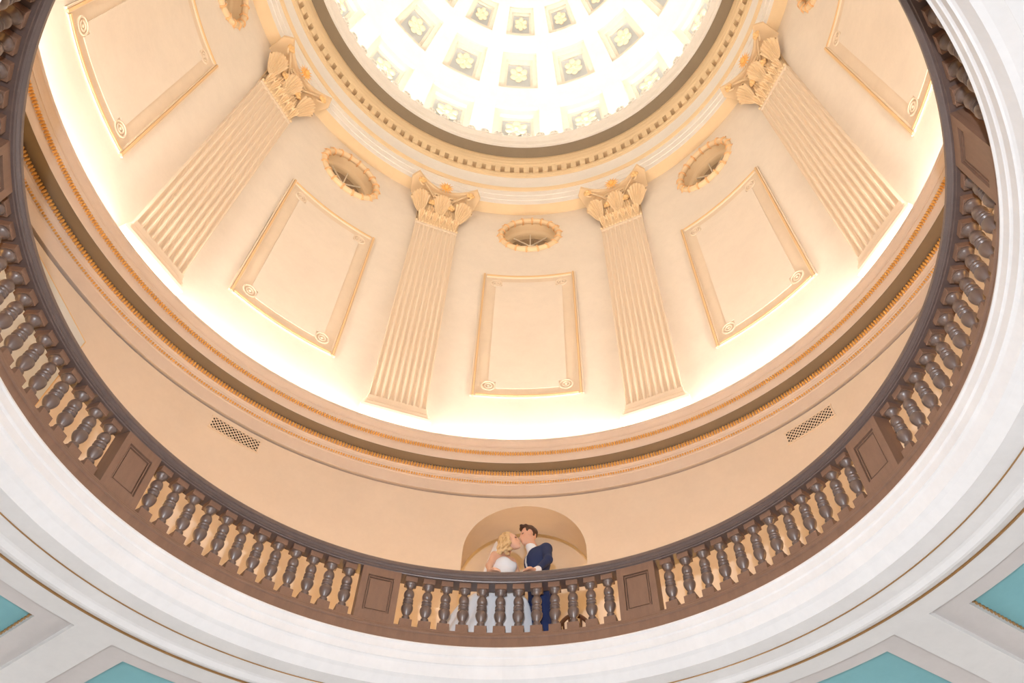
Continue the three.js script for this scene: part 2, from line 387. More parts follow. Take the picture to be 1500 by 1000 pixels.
// fluted pilasters with leafy capitals
{
  const W = 2.0 * U, Dp = 0.27 * U, n = 9;
  const prof = new THREE.Shape();
  const pitch = W / n;
  prof.moveTo(-W / 2, -0.05); prof.lineTo(-W / 2, Dp);
  for (let k = 0; k < n; k++) {
    const c = -W / 2 + pitch * (k + 0.5), r = pitch * 0.39;
    prof.lineTo(c - r, Dp);
    for (let j = 1; j < 8; j++) { const t = Math.PI * j / 8; prof.lineTo(c - r * Math.cos(t), Dp - r * 0.9 * Math.sin(t)); }
    prof.lineTo(c + r, Dp);
  }
  prof.lineTo(W / 2, Dp); prof.lineTo(W / 2, -0.05);
  const H0 = 19.75, H1 = 32.25;
  const shaft = new THREE.ExtrudeGeometry(prof, { depth: (H1 - H0) * U, bevelEnabled: false }).rotateX(Math.PI / 2).scale(1, 1, 1).translate(0, (H1 - H0) * U, 0);
  const necking = box(W + 0.012, 0.16 * U, Dp + 0.06, 0, (H1 - H0 - 0.07) * U, (Dp - 0.05) / 2);
  const step = (w, h0, h1, d, r) => rbox(w * U, (h1 - h0) * U, d * U + 0.08, r, 0, ((h0 + h1) / 2 - 19) * U, d * U / 2 - 0.04);
  const plinth = step(2.42, 19.0, 19.17, 0.44, 0.012);
  const torus = step(2.3, 19.19, 19.45, 0.40, 0.06), collar = step(2.12, 19.45, 19.58, 0.33, 0.02), fillet = step(2.08, 19.58, 19.76, 0.30, 0.012);
  // capital pieces, local origin at the foot of the capital on the wall plane
  const bell = (() => {
    const s = new Soup(), rows = [[0, 1.0, 0.27], [0.5, 1.02, 0.30], [1.4, 1.06, 0.36], [2.2, 1.16, 0.46], [2.85, 1.3, 0.6]];
    rows.forEach(([h, w, d], k) => {
      const pts = [[-w, -0.05], [-w, d * 0.6], [-w * 0.86, d], [w * 0.86, d], [w, d * 0.6], [w, -0.05]];
      pts.forEach(([x, z], j) => { s.vert([x * U, h * U, z * U], [0, 0, 1], x, h); });
      if (k) for (let j = 0; j < 5; j++) { const b = (k - 1) * 6 + j; s.quad(b, b + 1, b + 6, b + 7); }
    });
    return s.geo(true);
  })();
  const leaf = (w, h, out, ribs, scal) => {
    const s = new Soup(), nu = 28, nv = 12;
    for (let i = 0; i <= nu; i++) for (let j = 0; j <= nv; j++) {
      const u = i / nu * 2 - 1, v = j / nv;
      const ww = w * (0.22 + 0.78 * Math.pow(v, 0.75));
      const top = 1 - 0.22 * u * u + scal * Math.abs(Math.sin(u * ribs * Math.PI / 2)) * v;
      const x = ww * u * (0.92 + 0.08 * v), curl = v * v * out - Math.max(0, v - 0.8) * out * 0.5;
      const y = h * (v * top) - Math.pow(Math.max(0, v - 0.72), 2) * h * 1.6;
      const z = curl * (1 - 0.35 * u * u) + 0.06 * Math.cos(u * ribs * Math.PI) * v * (1 - 0.4 * Math.abs(u));
      s.vert([x * U, y * U, z * U], [0, 0, 1], u, v);
    }
    for (let i = 0; i < nu; i++) for (let j = 0; j < nv; j++) { const a = i * (nv + 1) + j; s.quad(a, a + nv + 1, a + 1, a + nv + 2); }
    return s.geo(true);
  };
  const fan = leaf(0.48, 1.5, 0.55, 7, 0.06), lowLeaf = leaf(0.17, 0.72, 0.34, 3, 0.03), midLeaf = leaf(0.2, 1.15, 0.26, 4, 0.03);
  const astragal = merge(Array.from({ length: 15 }, (_, k) => ball(0.055 * U, (-0.98 + 1.96 * k / 14) * U, 0.04 * U, 0.30 * U)));
  const flower = (R, petals) => merge([ball(R * 0.34, 0, 0, R * 0.18, 1, 1, 0.7), ...Array.from({ length: petals }, (_, k) => { const t = k / petals * 2 * Math.PI; return new THREE.ConeGeometry(R * 0.17, R * 0.78, 5).scale(1, 1, 0.6).translate(0, R * 0.6, 0).rotateZ(t); })]);
  const sun = flower(0.42 * U, 14), bud = merge([0, 1, 2, 3, 4].map((k) => ball(0.1 * U, Math.cos(k * 1.2566) * 0.12 * U, Math.sin(k * 1.2566) * 0.12 * U, 0, 1, 1, 0.8)).concat([ball(0.09 * U, 0, 0, 0.07 * U)]));
  const volute = (sx) => {
    const pts = [];
    for (let k = 0; k <= 10; k++) { const t = k / 10; pts.push([sx * (0.25 + 0.95 * t) * U, (2.0 + 0.75 * Math.sin(t * 1.5)) * U, (0.42 + 0.55 * t) * U]); }
    for (let k = 1; k <= 18; k++) { const t = k / 18 * 4.2 * Math.PI / 2, r = 0.24 * (1 - k / 22); pts.push([sx * (1.2 + r * 0.75 * Math.sin(t)) * U, (2.50 + r * Math.cos(t)) * U, (0.97 + r * 0.7 * Math.sin(t)) * U]); }
    return tube(pts, 0.055 * U, 70, 6);
  };
  const scroll = (sx) => {
    const pts = [];
    for (let k = 0; k <= 26; k++) { const t = k / 26 * 3.2 * Math.PI, r = 0.22 * (1 - k / 34); pts.push([sx * (0.34 - r * Math.cos(t)) * U, (2.35 + r * Math.sin(t)) * U, 0.64 * U]); }
    return tube(pts, 0.04 * U, 60, 5);
  };
  const abacus = (() => {
    const sh = new THREE.Shape(), pts = [[-1.55, -0.05], [-1.73, 0.95], [-1.47, 1.30]];
    for (let k = 1; k < 16; k++) { const x = -1.47 + 2.94 * k / 16; pts.push([x, 0.66 + 0.64 * Math.pow(Math.abs(x) / 1.47, 2)]); }
    pts.push([1.47, 1.30], [1.73, 0.95], [1.55, -0.05]);
    sh.setFromPoints(pts.map(([x, z]) => new THREE.Vector2(x * U, -z * U)));
    const lower = new THREE.ExtrudeGeometry(sh, { depth: 0.2 * U, bevelEnabled: true, bevelSize: 0.012, bevelThickness: 0.012, bevelSegments: 1 }).rotateX(-Math.PI / 2).translate(0, 2.84 * U, 0);
    return lower;
  })();
  bays.forEach((c0) => {
    const c = c0 + 22.5;
    if (!seen(c, 100)) return;
    const where = { 0: 'beside the arch, away from the grey board', 1: 'beyond the vent farther from the grey board', 6: 'beside the panel over the grey board', 7: 'between arch and vent near the grey board' }[bays.indexOf(c0)];
    const t = thing('pilaster', `fluted cream pilaster with sunflower capital ${where}`, 'pilaster', 'fluted pilasters around the drum');
    seat(t, c, 11.6, 19.0);
    add(t, 'plinth', plinth, M.pilaster);
    add(t, 'base_torus', torus, M.pilaster); add(t, 'base_collar', collar, M.pilaster); add(t, 'base_fillet', fillet, M.pilaster);
    add(t, 'shaft', shaft, M.pilaster).position.y = (H0 - 19.0) * U;
    add(t, 'necking', necking, M.pilaster).position.y = (H0 - 19.0) * U;
    const cap = add(t, 'capital'); cap.position.y = (H1 - 19.0) * U;
    add(cap, 'bell', bell, M.carving);
    add(cap, 'astragal', astragal, M.carving);
    for (let k = 0; k < 6; k++) add(cap, 'acanthus_leaf', lowLeaf, M.carving).position.set((-0.83 + 1.66 * k / 5) * U, 0.1 * U, 0.28 * U);
    for (const x of [-0.45, 0.45]) add(cap, 'acanthus_leaf', midLeaf, M.carving).position.set(x * U, 0.35 * U, 0.28 * U);
    for (const [x, r] of [[-0.92, -0.35], [0, 0], [0.92, 0.35]]) { const q = add(cap, 'palm_leaf', fan, M.carving); q.position.set(x * U, 0.80 * U, 0.36 * U); q.rotation.y = r; q.rotation.z = -r * 0.25; }
    for (const x of [-0.47, 0.47]) add(cap, 'rosette', bud, M.bud).position.set(x * U, 1.75 * U, 0.5 * U);
    for (const s of [-1, 1]) { add(cap, 'volute', volute(s), M.carving); add(cap, 'scroll', scroll(s), M.carving); add(cap, 'volute_flower', bud, M.bud).position.set(s * 1.22 * U, 2.5 * U, 1.12 * U); }
    add(cap, 'abacus', abacus, M.carving);
    const f = add(cap, 'sunflower', sun, M.sunflower); f.position.set(0, 2.92 * U, 0.92 * U); f.rotation.x = 0.25;
  });
}

// ---------------------------------------------------------------- upper entablature
const entab = struct('cornice_upper', 'tan dentilled entablature below the white dome');
add(entab, 'architrave', revolve([[11.0, 35.38], [11.0, 35.78], [10.965, 35.79], [10.965, 36.25], [10.93, 36.26], [10.93, 36.74], [12.1, 36.74], [12.1, 35.38]], { seg: 240 }), M.frieze);
add(entab, 'architrave_soffit', ring(11.01, 11.63, 35.36, 35.45, { seg: 240 }), M.upper);
add(entab, 'taenia', revolve([[10.89, 36.72], [10.86, 36.82], [10.83, 36.98], [10.85, 37.03], [10.93, 37.10], [10.99, 37.22], [12.1, 37.22], [12.1, 36.72]], { seg: 240 }), M.upper);
add(entab, 'frieze_band', ring(11.0, 12.1, 37.2, 38.55, { seg: 240 }), M.frieze);
add(entab, 'bed_molding', revolve([[10.99, 38.50], [10.95, 38.56], [10.93, 38.68], [10.90, 38.70], [10.90, 38.92], [11.12, 38.94], [11.12, 39.52], [10.84, 39.54], [10.83, 39.72], [10.80, 39.78], [10.795, 40.05], [10.775, 40.1], [10.77, 40.4], [10.755, 40.42], [10.755, 40.66], [12.1, 40.66], [12.1, 38.50]], { seg: 240 }), M.upper);
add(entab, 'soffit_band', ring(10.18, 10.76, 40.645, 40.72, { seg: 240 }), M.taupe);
add(entab, 'crown_molding', revolve([[10.165, 40.64], [10.16, 40.95], [10.12, 41.0], [10.12, 41.06], [10.16, 41.1], [10.16, 41.5], [10.14, 41.52], [10.06, 41.78], [10.03, 41.82], [10.03, 41.98], [10.22, 41.98], [10.25, 41.55], [12.1, 41.55], [12.1, 40.70], [10.20, 40.70]], { seg: 240 }), M.frieze);
{
  const dentil = box(0.29 * U, 0.56 * U, 0.30 * U);
  for (let k = 0; k < 132; k++) seat(add(entab, 'dentil', dentil, M.upper), A0 - 1.1 + 360 * k / 132, 10.98, 39.235);
  const ant = merge([new THREE.CylinderGeometry(0.26 * U, 0.26 * U, 0.1 * U, 16, 1).rotateX(Math.PI / 2).translate(0, 0.2 * U, 0), new THREE.TorusGeometry(0.19 * U, 0.05 * U, 6, 16).translate(0, 0.2 * U, 0.05 * U), ball(0.09 * U, 0, 0.18 * U, 0.07 * U), box(0.5 * U, 0.12 * U, 0.1 * U, 0, 0.02 * U, 0)]);
  for (let k = 0; k < 80; k++) seat(add(entab, 'antefix', ant, M.dome), A0 - 1.2 + 4.5 * k, 10.10, 42.02);
}

// ---------------------------------------------------------------- coffered dome
const dome = struct('ceiling_dome', 'bright white coffered dome');
{
  const Rd = 11.0, HC = 43.0, C0 = -3.5, half = 7.6;
  const rows = [[4.5, 21.7], [30.2, 43.7], [50.0, 59.2], [63.6, 70.0]];
  const S = (el, az, R) => P(az, R * Math.cos(el * D2R), HC + R * Math.sin(el * D2R));
  const els = [-7]; for (const [a, b] of rows) els.push(a, b); els.push(76, 83, 90);
  const azs = []; for (let k = 0; k < 16; k++) { const c = C0 + 22.5 * k; azs.push(c - half, c - half / 2, c, c + half / 2, c + half, c + 11.25); }
  azs.push(azs[0] + 360);
  const s = new Soup();
  const patch = (s, e0, e1, a0, a1, R, ne = 4, na = 3) => {
    const b = s.p.length / 3;
    for (let i = 0; i <= ne; i++) for (let j = 0; j <= na; j++) {
      const e = e0 + (e1 - e0) * i / ne, a = a0 + (a1 - a0) * j / na;
      s.vert(S(e, a, R), [-Math.cos(e * D2R) * Math.sin(a * D2R), -Math.sin(e * D2R), Math.cos(e * D2R) * Math.cos(a * D2R)], a * D2R * 8 * U, e * D2R * R * U);
    }
    for (let i = 0; i < ne; i++) for (let j = 0; j < na; j++) { const q = b + i * (na + 1) + j; s.quad(q, q + na + 1, q + 1, q + na + 2); }
  };
  for (let i = 0; i + 1 < els.length; i++) for (let j = 0; j + 1 < azs.length; j++) {
    const inRow = rows.some(([a]) => a === els[i]), inCol = (j % 6) < 4;
    if (!(inRow && inCol)) patch(s, els[i], els[i + 1], azs[j], azs[j + 1], Rd);
  }
  add(dome, 'ribs', s.geo(), M.dome);
  add(dome, 'shell', (() => { const q = new Soup(); for (let k = 0; k < 36; k++) patch(q, -8, 90, k * 10, k * 10 + 10, Rd + 0.9, 14, 2); return q.geo(); })(), M.dome);
  const petal = (L, w, t) => { const g = new THREE.SphereGeometry(1, 10, 7); g.scale(w, L, t).translate(0, L * 1.05, 0); return g; };
  const bloom = (r) => merge([
    ...Array.from({ length: 6 }, (_, k) => petal(r * 0.43, r * 0.33, r * 0.14).rotateX(0.35).rotateZ(k * Math.PI / 3)),
    ...Array.from({ length: 6 }, (_, k) => petal(r * 0.24, r * 0.17, r * 0.14).translate(0, 0, r * 0.16).rotateZ((k + 0.5) * Math.PI / 3)),
    ball(r * 0.2, 0, 0, r * 0.22),
  ]);
  rows.forEach(([e0, e1], ri) => {
    const ec = (e0 + e1) / 2;
    // one stepped recess, built at bearing 0 and turned
    const steps = [[0, Rd], [0, Rd + 0.22], [0.13, Rd + 0.22], [0.13, Rd + 0.48], [0.2, Rd + 0.48], [0.2, Rd + 0.62]];
    const q = new Soup();
    const loop = ([f, R]) => {
      const ea = e0 + (e1 - e0) * f, eb = e1 - (e1 - e0) * f, h = half * (1 - 2 * f), L = [];
      for (let k = 0; k < 6; k++) L.push([ea, -h + 2 * h * k / 6]);
      for (let k = 0; k < 6; k++) L.push([ea + (eb - ea) * k / 6, h]);
      for (let k = 0; k < 6; k++) L.push([eb, h - 2 * h * k / 6]);
      for (let k = 0; k < 6; k++) L.push([eb - (eb - ea) * k / 6, -h]);
      return L.map(([e, a]) => S(e, a, R));
    };
    for (let k = 0; k + 1 < steps.length; k++) {
      const A = loop(steps[k]), B = loop(steps[k + 1]), n = A.length;
      for (let i = 0; i < n; i++) {
        const v = [A[i], A[(i + 1) % n], B[i], B[(i + 1) % n]];
        const e1v = new THREE.Vector3().subVectors(new THREE.Vector3(...v[1]), new THREE.Vector3(...v[0])), e2v = new THREE.Vector3().subVectors(new THREE.Vector3(...v[2]), new THREE.Vector3(...v[0]));
        const N = e1v.cross(e2v).normalize().toArray();
        s && q.quad(...v.map((p, m) => q.vert(p, N, m % 2, m >> 1)));
      }
    }
    const walls = q.geo();
    const bq = new Soup(); patch(bq, e0 + (e1 - e0) * 0.2, e1 - (e1 - e0) * 0.2, -half * 0.6, half * 0.6, Rd + 0.60, 4, 4);
    const back = bq.geo();
    const sz = Math.min((e1 - e0) * D2R * Rd * 0.6, 2 * half * D2R * Rd * Math.cos(ec * D2R) * 0.6) * 0.5 * U;
    const fl = bloom(sz * 1.02);
    for (let k = 0; k < 16; k++) {
      const az = C0 + 22.5 * k;
      if (ri === 3 || !seen(az, 115)) { turned(add(dome, 'coffer', walls, M.coffer), az); const b2 = turned(add(dome, 'coffer_back', back, M.cofferBack), az); void b2; continue; }
      const c = turned(add(dome, 'coffer'), az);
      add(c, 'coffer_frame', walls, M.coffer);
      add(c, 'coffer_back', back, M.cofferBack);
      const f = add(c, 'rosette', fl, M.rosette);
      f.position.set(...S(ec, 0, Rd + 0.5));
      f.rotation.x = ec * D2R;
    }
  });
}

// ---------------------------------------------------------------- balustrade
{
  const b = thing('balustrade', 'round dark brown wooden balustrade with turned balusters around the gallery', 'balustrade');
  add(b, 'base_fascia', revolve([[6.80, 8.232], [6.80, 8.495], [6.79, 8.50], [6.775, 8.515], [6.775, 8.545], [6.79, 8.56], [6.805, 8.575], [6.81, 8.61], [6.825, 8.625], [6.825, 8.64], [7.18, 8.64], [7.18, 8.232]], { seg: 360 }), M.wood);
  add(b, 'handrail', revolve([[6.90, 9.795], [6.835, 9.795], [6.825, 9.812], [6.80, 9.815], [6.783, 9.83], [6.79, 9.85], [6.812, 9.86], [6.79, 9.877], [6.767, 9.90], [6.775, 9.918], [6.758, 9.932], [6.755, 9.985], [6.77, 10.01], [6.85, 10.03], [7.15, 10.03], [7.23, 10.01], [7.245, 9.98], [7.24, 9.93], [7.20, 9.87], [7.165, 9.795]], { seg: 360 }), M.rail);
  const turnedProfile = [[0.0001, 9.682], [0.118, 9.682], [0.118, 9.664], [0.104, 9.65], [0.106, 9.641], [0.094, 9.634], [0.078, 9.612], [0.061, 9.583], [0.051, 9.56], [0.054, 9.547], [0.074, 9.53], [0.097, 9.49], [0.107, 9.44], [0.10, 9.395], [0.081, 9.36], [0.060, 9.347], [0.086, 9.336], [0.102, 9.318], [0.103, 9.298], [0.086, 9.284], [0.074, 9.276], [0.096, 9.264], [0.106, 9.246], [0.098, 9.228], [0.066, 9.216], [0.080, 9.204], [0.106, 9.18], [0.120, 9.145], [0.118, 9.10], [0.100, 9.045], [0.070, 8.992], [0.049, 8.963], [0.044, 8.95], [0.052, 8.94], [0.078, 8.93], [0.082, 8.91], [0.066, 8.893], [0.062, 8.825], [0.0001, 8.825]];
  const body = lathe(turnedProfile.map(([r, h]) => [r * U, (h - 8.64) * U]).reverse(), 24);
  const plinth = rbox(0.245 * U, 0.187 * U, 0.245 * U, 0.004, 0, 0.0925 * U, 0), cap = rbox(0.245 * U, 0.118 * U, 0.245 * U, 0.004, 0, (9.738 - 8.64) * U, 0);
  const ped = 3.3, stile = 1.1;
  const posts = [-156, -110.4, -65.25, -21.28, 22.65, 67.35, 113.0, 158.3];
  posts.forEach((p, i) => {
    const next = i + 1 < posts.length ? posts[i + 1] : posts[0] + 360, mid = (p + next) / 2, pitch = (next - p - 7.35) / 12;
    if (i + 1 < posts.length) for (let k = 0; k < 12; k++) {
      const az = mid + (k - 5.5) * pitch;
      if (!seen(az, 142)) continue;
      const q = seat(add(b, 'baluster'), az, 7.0, 8.64);
      add(q, 'turned_shaft', body, M.polish);
      add(q, 'plinth_block', plinth, M.wood);
      add(q, 'cap_block', cap, M.wood);
    }
    const g = turned(add(b, 'pedestal'), p);
    add(g, 'pedestal_body', cbox(-ped, ped, 8.64, 9.80, 6.90, 7.14), M.wood);
    add(g, 'pedestal_frame', merge([cbox(-ped, -ped + stile, 8.64, 9.80, 6.825, 6.91), cbox(ped - stile, ped, 8.64, 9.80, 6.825, 6.91), cbox(-ped + stile, ped - stile, 8.64, 8.82, 6.825, 6.91), cbox(-ped + stile, ped - stile, 9.62, 9.80, 6.825, 6.91)]), M.wood);
    const mo = (x0, x1, y0, y1) => cbox(x0, x1, y0, y1, 6.85, 6.91);
    add(g, 'panel_molding', merge([mo(-ped + stile + 0.16, -ped + stile + 0.32, 8.84, 9.60), mo(ped - stile - 0.32, ped - stile - 0.16, 8.84, 9.60), mo(-ped + stile + 0.32, ped - stile - 0.32, 8.84, 8.86), mo(-ped + stile + 0.32, ped - stile - 0.32, 9.58, 9.60)]), M.wood);
    add(g, 'raised_panel', cbox(-ped + stile + 0.5, ped - stile - 0.5, 8.885, 9.555, 6.86, 6.91), M.wood);
  });
}

// ---------------------------------------------------------------- wall vents, board, chair
for (const [az, side] of [[-43.3, 0], [45.6, 1]]) {
  const t = thing('vent_grille', side ? 'slim diamond-lattice air vent high on gallery wall, away from the grey board' : 'slim diamond-lattice air vent on gallery wall, between grey board and arch', 'vent');
  const h = 15.94 - (side ? 0.12 : 0);
  seat(t, az, 11.56, h);
  const w = 1.48 * U, hh = 0.40 * U;
  const bend = (g) => { const p = g.attributes.position; for (let i = 0; i < p.count; i++) { const x = p.getX(i), z = p.getZ(i), a = x / (11.56 * U), R = 11.56 * U - z; p.setX(i, R * Math.sin(a)); p.setZ(i, 11.56 * U - R * Math.cos(a)); } g.computeVertexNormals(); return g; };
  add(t, 'backing', bend(new THREE.BoxGeometry(w, hh, 0.004, 12, 1, 1).translate(0, 0, 0.003)), M.dark);
  const fr = [];
  for (const s of [-1, 1]) { fr.push(new THREE.BoxGeometry(w + 0.05, 0.02, 0.016, 12, 1, 1).translate(0, s * (hh / 2 + 0.008), 0.008)); fr.push(box(0.02, hh, 0.016, s * (w / 2 + 0.008), 0, 0.008)); }
  add(t, 'vent_frame', bend(merge(fr)), M.grille);
  const bars = [], step = 0.064;
  for (const s of [-1, 1]) for (let x = -w / 2 - hh; x < w / 2 + hh; x += step) {
    // a diagonal bar clipped to the grille
    let x0 = x - s * hh / 2, x1 = x + s * hh / 2, y0 = -hh / 2, y1 = hh / 2;
    const clip = (xa, ya, xb, yb) => { const lim = Math.max(-w / 2, Math.min(w / 2, xa)); const f = (lim - xa) / (xb - xa); return [lim, ya + (yb - ya) * f]; };
    if (Math.max(x0, x1) < -w / 2 || Math.min(x0, x1) > w / 2) continue;
    [[x0, y0], [x1, y1]] = [clip(x0, y0, x1, y1), clip(x1, y1, x0, y0)];
    const L = Math.hypot(x1 - x0, y1 - y0); if (L < 0.01) continue;
    bars.push(box(L, 0.013, 0.008).rotateZ(Math.atan2(y1 - y0, x1 - x0)).translate((x0 + x1) / 2, (y0 + y1) / 2, 0.009));
  }
  stuff(add(t, 'lattice', bend(merge(bars)), M.grille));
}
{
  const t = thing('wall_board', 'large flat pale grey board standing against the gallery wall', 'board');
  const half = 20, R = 11.52;
  seat(t, -86, R * Math.cos(half * D2R), 8.2);
  const w = 2 * R * Math.sin(half * D2R) * U, h = (15.36 - 8.2) * U;
  add(t, 'board_face', rbox(w - 0.03, h - 0.012, 0.03, 0.004, 0, (h - 0.012) / 2, -0.018), M.board);
  add(t, 'top_edge', box(w, 0.012, 0.036, 0, h - 0.006, -0.02), M.boardEdge);
  add(t, 'end_edge', box(0.014, h - 0.012, 0.036, w / 2 - 0.007, (h - 0.012) / 2, -0.02), M.boardEdge);
  add(t, 'end_edge', box(0.014, h - 0.012, 0.036, -w / 2 + 0.007, (h - 0.012) / 2, -0.02), M.boardEdge);
}
{
  const t = thing('wooden_armchair', 'dark brown wooden armchair with rounded slatted back behind the balusters', 'chair');
  seat(t, 10.2, 8.55, 8.2); t.rotation.y += 0.25;
  const arc = (R, y0, hh, z) => Array.from({ length: 17 }, (_, k) => { const a = Math.PI * k / 16; return [-R * Math.cos(a), y0 + hh * Math.sin(a), z]; });
  add(t, 'seat', rbox(0.48, 0.05, 0.46, 0.02, 0, 0.44, 0.05), M.seatPad);
  add(t, 'back_bow', tube(arc(0.25, 0.62, 0.47, -0.17), 0.026, 40, 8), M.chair);
  for (const s of [-1, 1]) add(t, 'back_post', tube([[s * 0.23, 0.0, -0.2], [s * 0.24, 0.3, -0.16], [s * 0.25, 0.62, -0.17]], 0.022, 12, 8), M.chair);
  for (let k = -3; k <= 3; k++) { const x = k * 0.062; add(t, 'slat', tube([[x * 0.75, 0.46, -0.16], [x, 0.7, -0.18], [x * 1.15, 0.62 + 0.47 * Math.sqrt(1 - (x * 1.15 / 0.25) ** 2), -0.17]], 0.013, 12, 6), M.chair); }
  for (const s of [-1, 1]) { add(t, 'arm', tube([[s * 0.25, 0.66, -0.17], [s * 0.29, 0.67, 0.05], [s * 0.27, 0.66, 0.24]], 0.02, 14, 8), M.chair); add(t, 'arm_post', tube([[s * 0.25, 0.44, 0.2], [s * 0.27, 0.66, 0.22]], 0.016, 8, 8), M.chair); add(t, 'leg', tube([[s * 0.2, 0.43, 0.22], [s * 0.22, 0.0, 0.25]], 0.02, 8, 8), M.chair); }
}

// ---------------------------------------------------------------- lamps
function coveRing(R, h, n, tilt, nits, color, label, group) {
  for (let k = 0; k < n; k++) {
    const az = A0 + 360 * k / n, len = 2 * R * U * Math.tan(Math.PI / n) * 0.96;
    const t = thing('cove_lamp', label, 'lamp', group);
    seat(t, az, R, h);
    add(t, 'housing', box(len, 0.02, 0.09, 0, -0.03, 0), M.lampBody);
    add(t, 'tube', new THREE.CylinderGeometry(0.014, 0.014, len, 8).rotateZ(Math.PI / 2), M.tubeGlow);
    const l = new THREE.RectAreaLight(color, nits, len, 0.08);
    l.position.set(0, 0.02, 0); t.add(l); l.name = 'cove_light';
    t.updateMatrixWorld();
    const p = l.getWorldPosition(new THREE.Vector3()), out = new THREE.Vector3(Math.sin(az * D2R), 0, -Math.cos(az * D2R));
    l.lookAt(p.x + out.x * tilt, p.y + 1, p.z + out.z * tilt);
  }
}
coveRing(11.0, 17.95, 16, -0.35, COVE, COVE_COLOR, 'linear lamp hidden behind the lip of the drum cornice', 'lamps hidden in the drum cornice');
coveRing(10.6, 41.68, 16, -0.25, DOME, DOME_COLOR, 'linear lamp hidden above the dentilled cornice under the dome', 'lamps hidden under the dome');
for (const d of [-24, 24]) {
  const t = thing('corridor_lamp', 'glass globe lamp hanging in the corridor beyond the arch', 'lamp', 'globe lamps of the corridor');
  seat(t, A0 + d, 13.7, 16.4);
  add(t, 'globe', new THREE.SphereGeometry(0.13, 20, 14), M.globe);
  add(t, 'stem', new THREE.CylinderGeometry(0.012, 0.012, U - 0.1, 8).translate(0, 0.1 + (U - 0.1) / 2, 0), M.lampBody);
  const l = new THREE.PointLight(LAMP_COLOR, LAMP, 0, 2); l.shadow.radius = 6; t.add(l);
}
for (let k = 0; k < 8; k++) {  // unseen sconces, added as neutral fill to even out the lower ceiling
  const t = thing('added_sconce', 'added opal glass fill sconce on the round wall of the lower hall', 'lamp', 'added fill sconces of the lower hall');
  seat(t, A0 + 22.5 + 45 * k, 14.98, 2.2);
  add(t, 'backplate', rbox(0.12, 0.3, 0.03, 0.01, 0, 0, 0.015), M.gilt);
  add(t, 'arm', tube([[0, -0.08, 0.03], [0, -0.12, 0.12], [0, -0.04, 0.17]], 0.012, 10, 6), M.gilt);
  add(t, 'shade', lathe([[0.03, -0.02], [0.075, 0.03], [0.095, 0.10], [0.085, 0.16], [0.06, 0.18]], 24).translate(0, 0, 0.17), M.opal);
  const l = new THREE.PointLight(ADDED_SCONCE_COLOR, ADDED_SCONCE, 0, 2); l.position.set(0, 0.08, 0.17); l.shadow.radius = 4; t.add(l);
}
for (let k = 0; k < 8; k++) {  // unseen uplights, added to throw orange light on the lower gallery wall
  const az = A0 + 22.5 + 45 * k;
  const t = thing('added_uplight', 'added small brass fill uplight on the gallery floor behind the balustrade', 'lamp', 'added fill uplights of the gallery floor');
  seat(t, az, 10.4, 8.2);
  add(t, 'cup', lathe([[0.0001, 0], [0.07, 0], [0.07, 0.02], [0.05, 0.04], [0.065, 0.14], [0.06, 0.14], [0.045, 0.05], [0.0001, 0.05]], 20), M.gilt);
  add(t, 'bulb', new THREE.SphereGeometry(0.04, 14, 10).translate(0, 0.12, 0), M.globe);
  const l = new THREE.PointLight(ADDED_UPLIGHT_COLOR, ADDED_UPLIGHT, 0, 2); l.position.set(0, 0.12, 0); l.shadow.radius = 2; t.add(l);
}
{
  const t = thing('flash_lamp', 'photographer flash head on a stand in the lower hall', 'lamp');
  t.position.set(camera.position.x - 0.15, 0, camera.position.z + 1.0);
  add(t, 'stand_pole', new THREE.CylinderGeometry(0.014, 0.014, 1.72, 10).translate(0, 0.86, 0), M.lampBody);
  for (let k = 0; k < 3; k++) { const a = k * 2.094 + 0.4; add(t, 'leg', tube([[0, 0.5, 0], [0.4 * Math.sin(a), 0.01, 0.4 * Math.cos(a)]], 0.01, 4, 8), M.lampBody); }
  const head = add(t, 'flash_head', rbox(0.09, 0.06, 0.13, 0.01), M.lampBody); head.position.set(0, 1.76, 0); head.rotation.x = 0.95;
  add(head, 'flash_window', rbox(0.08, 0.05, 0.006, 0.002, 0, 0, -0.068), M.flashGlow);
  const l = new THREE.SpotLight(rgb(0.97, 1.0, 1.06), FLASH, 0, 1.02, 1, 2);
  l.position.set(0, 1.86, -0.09); t.add(l); l.shadow.radius = 2.2;
  l.target.position.set(0, 7.2, -8.0); t.add(l.target);
}
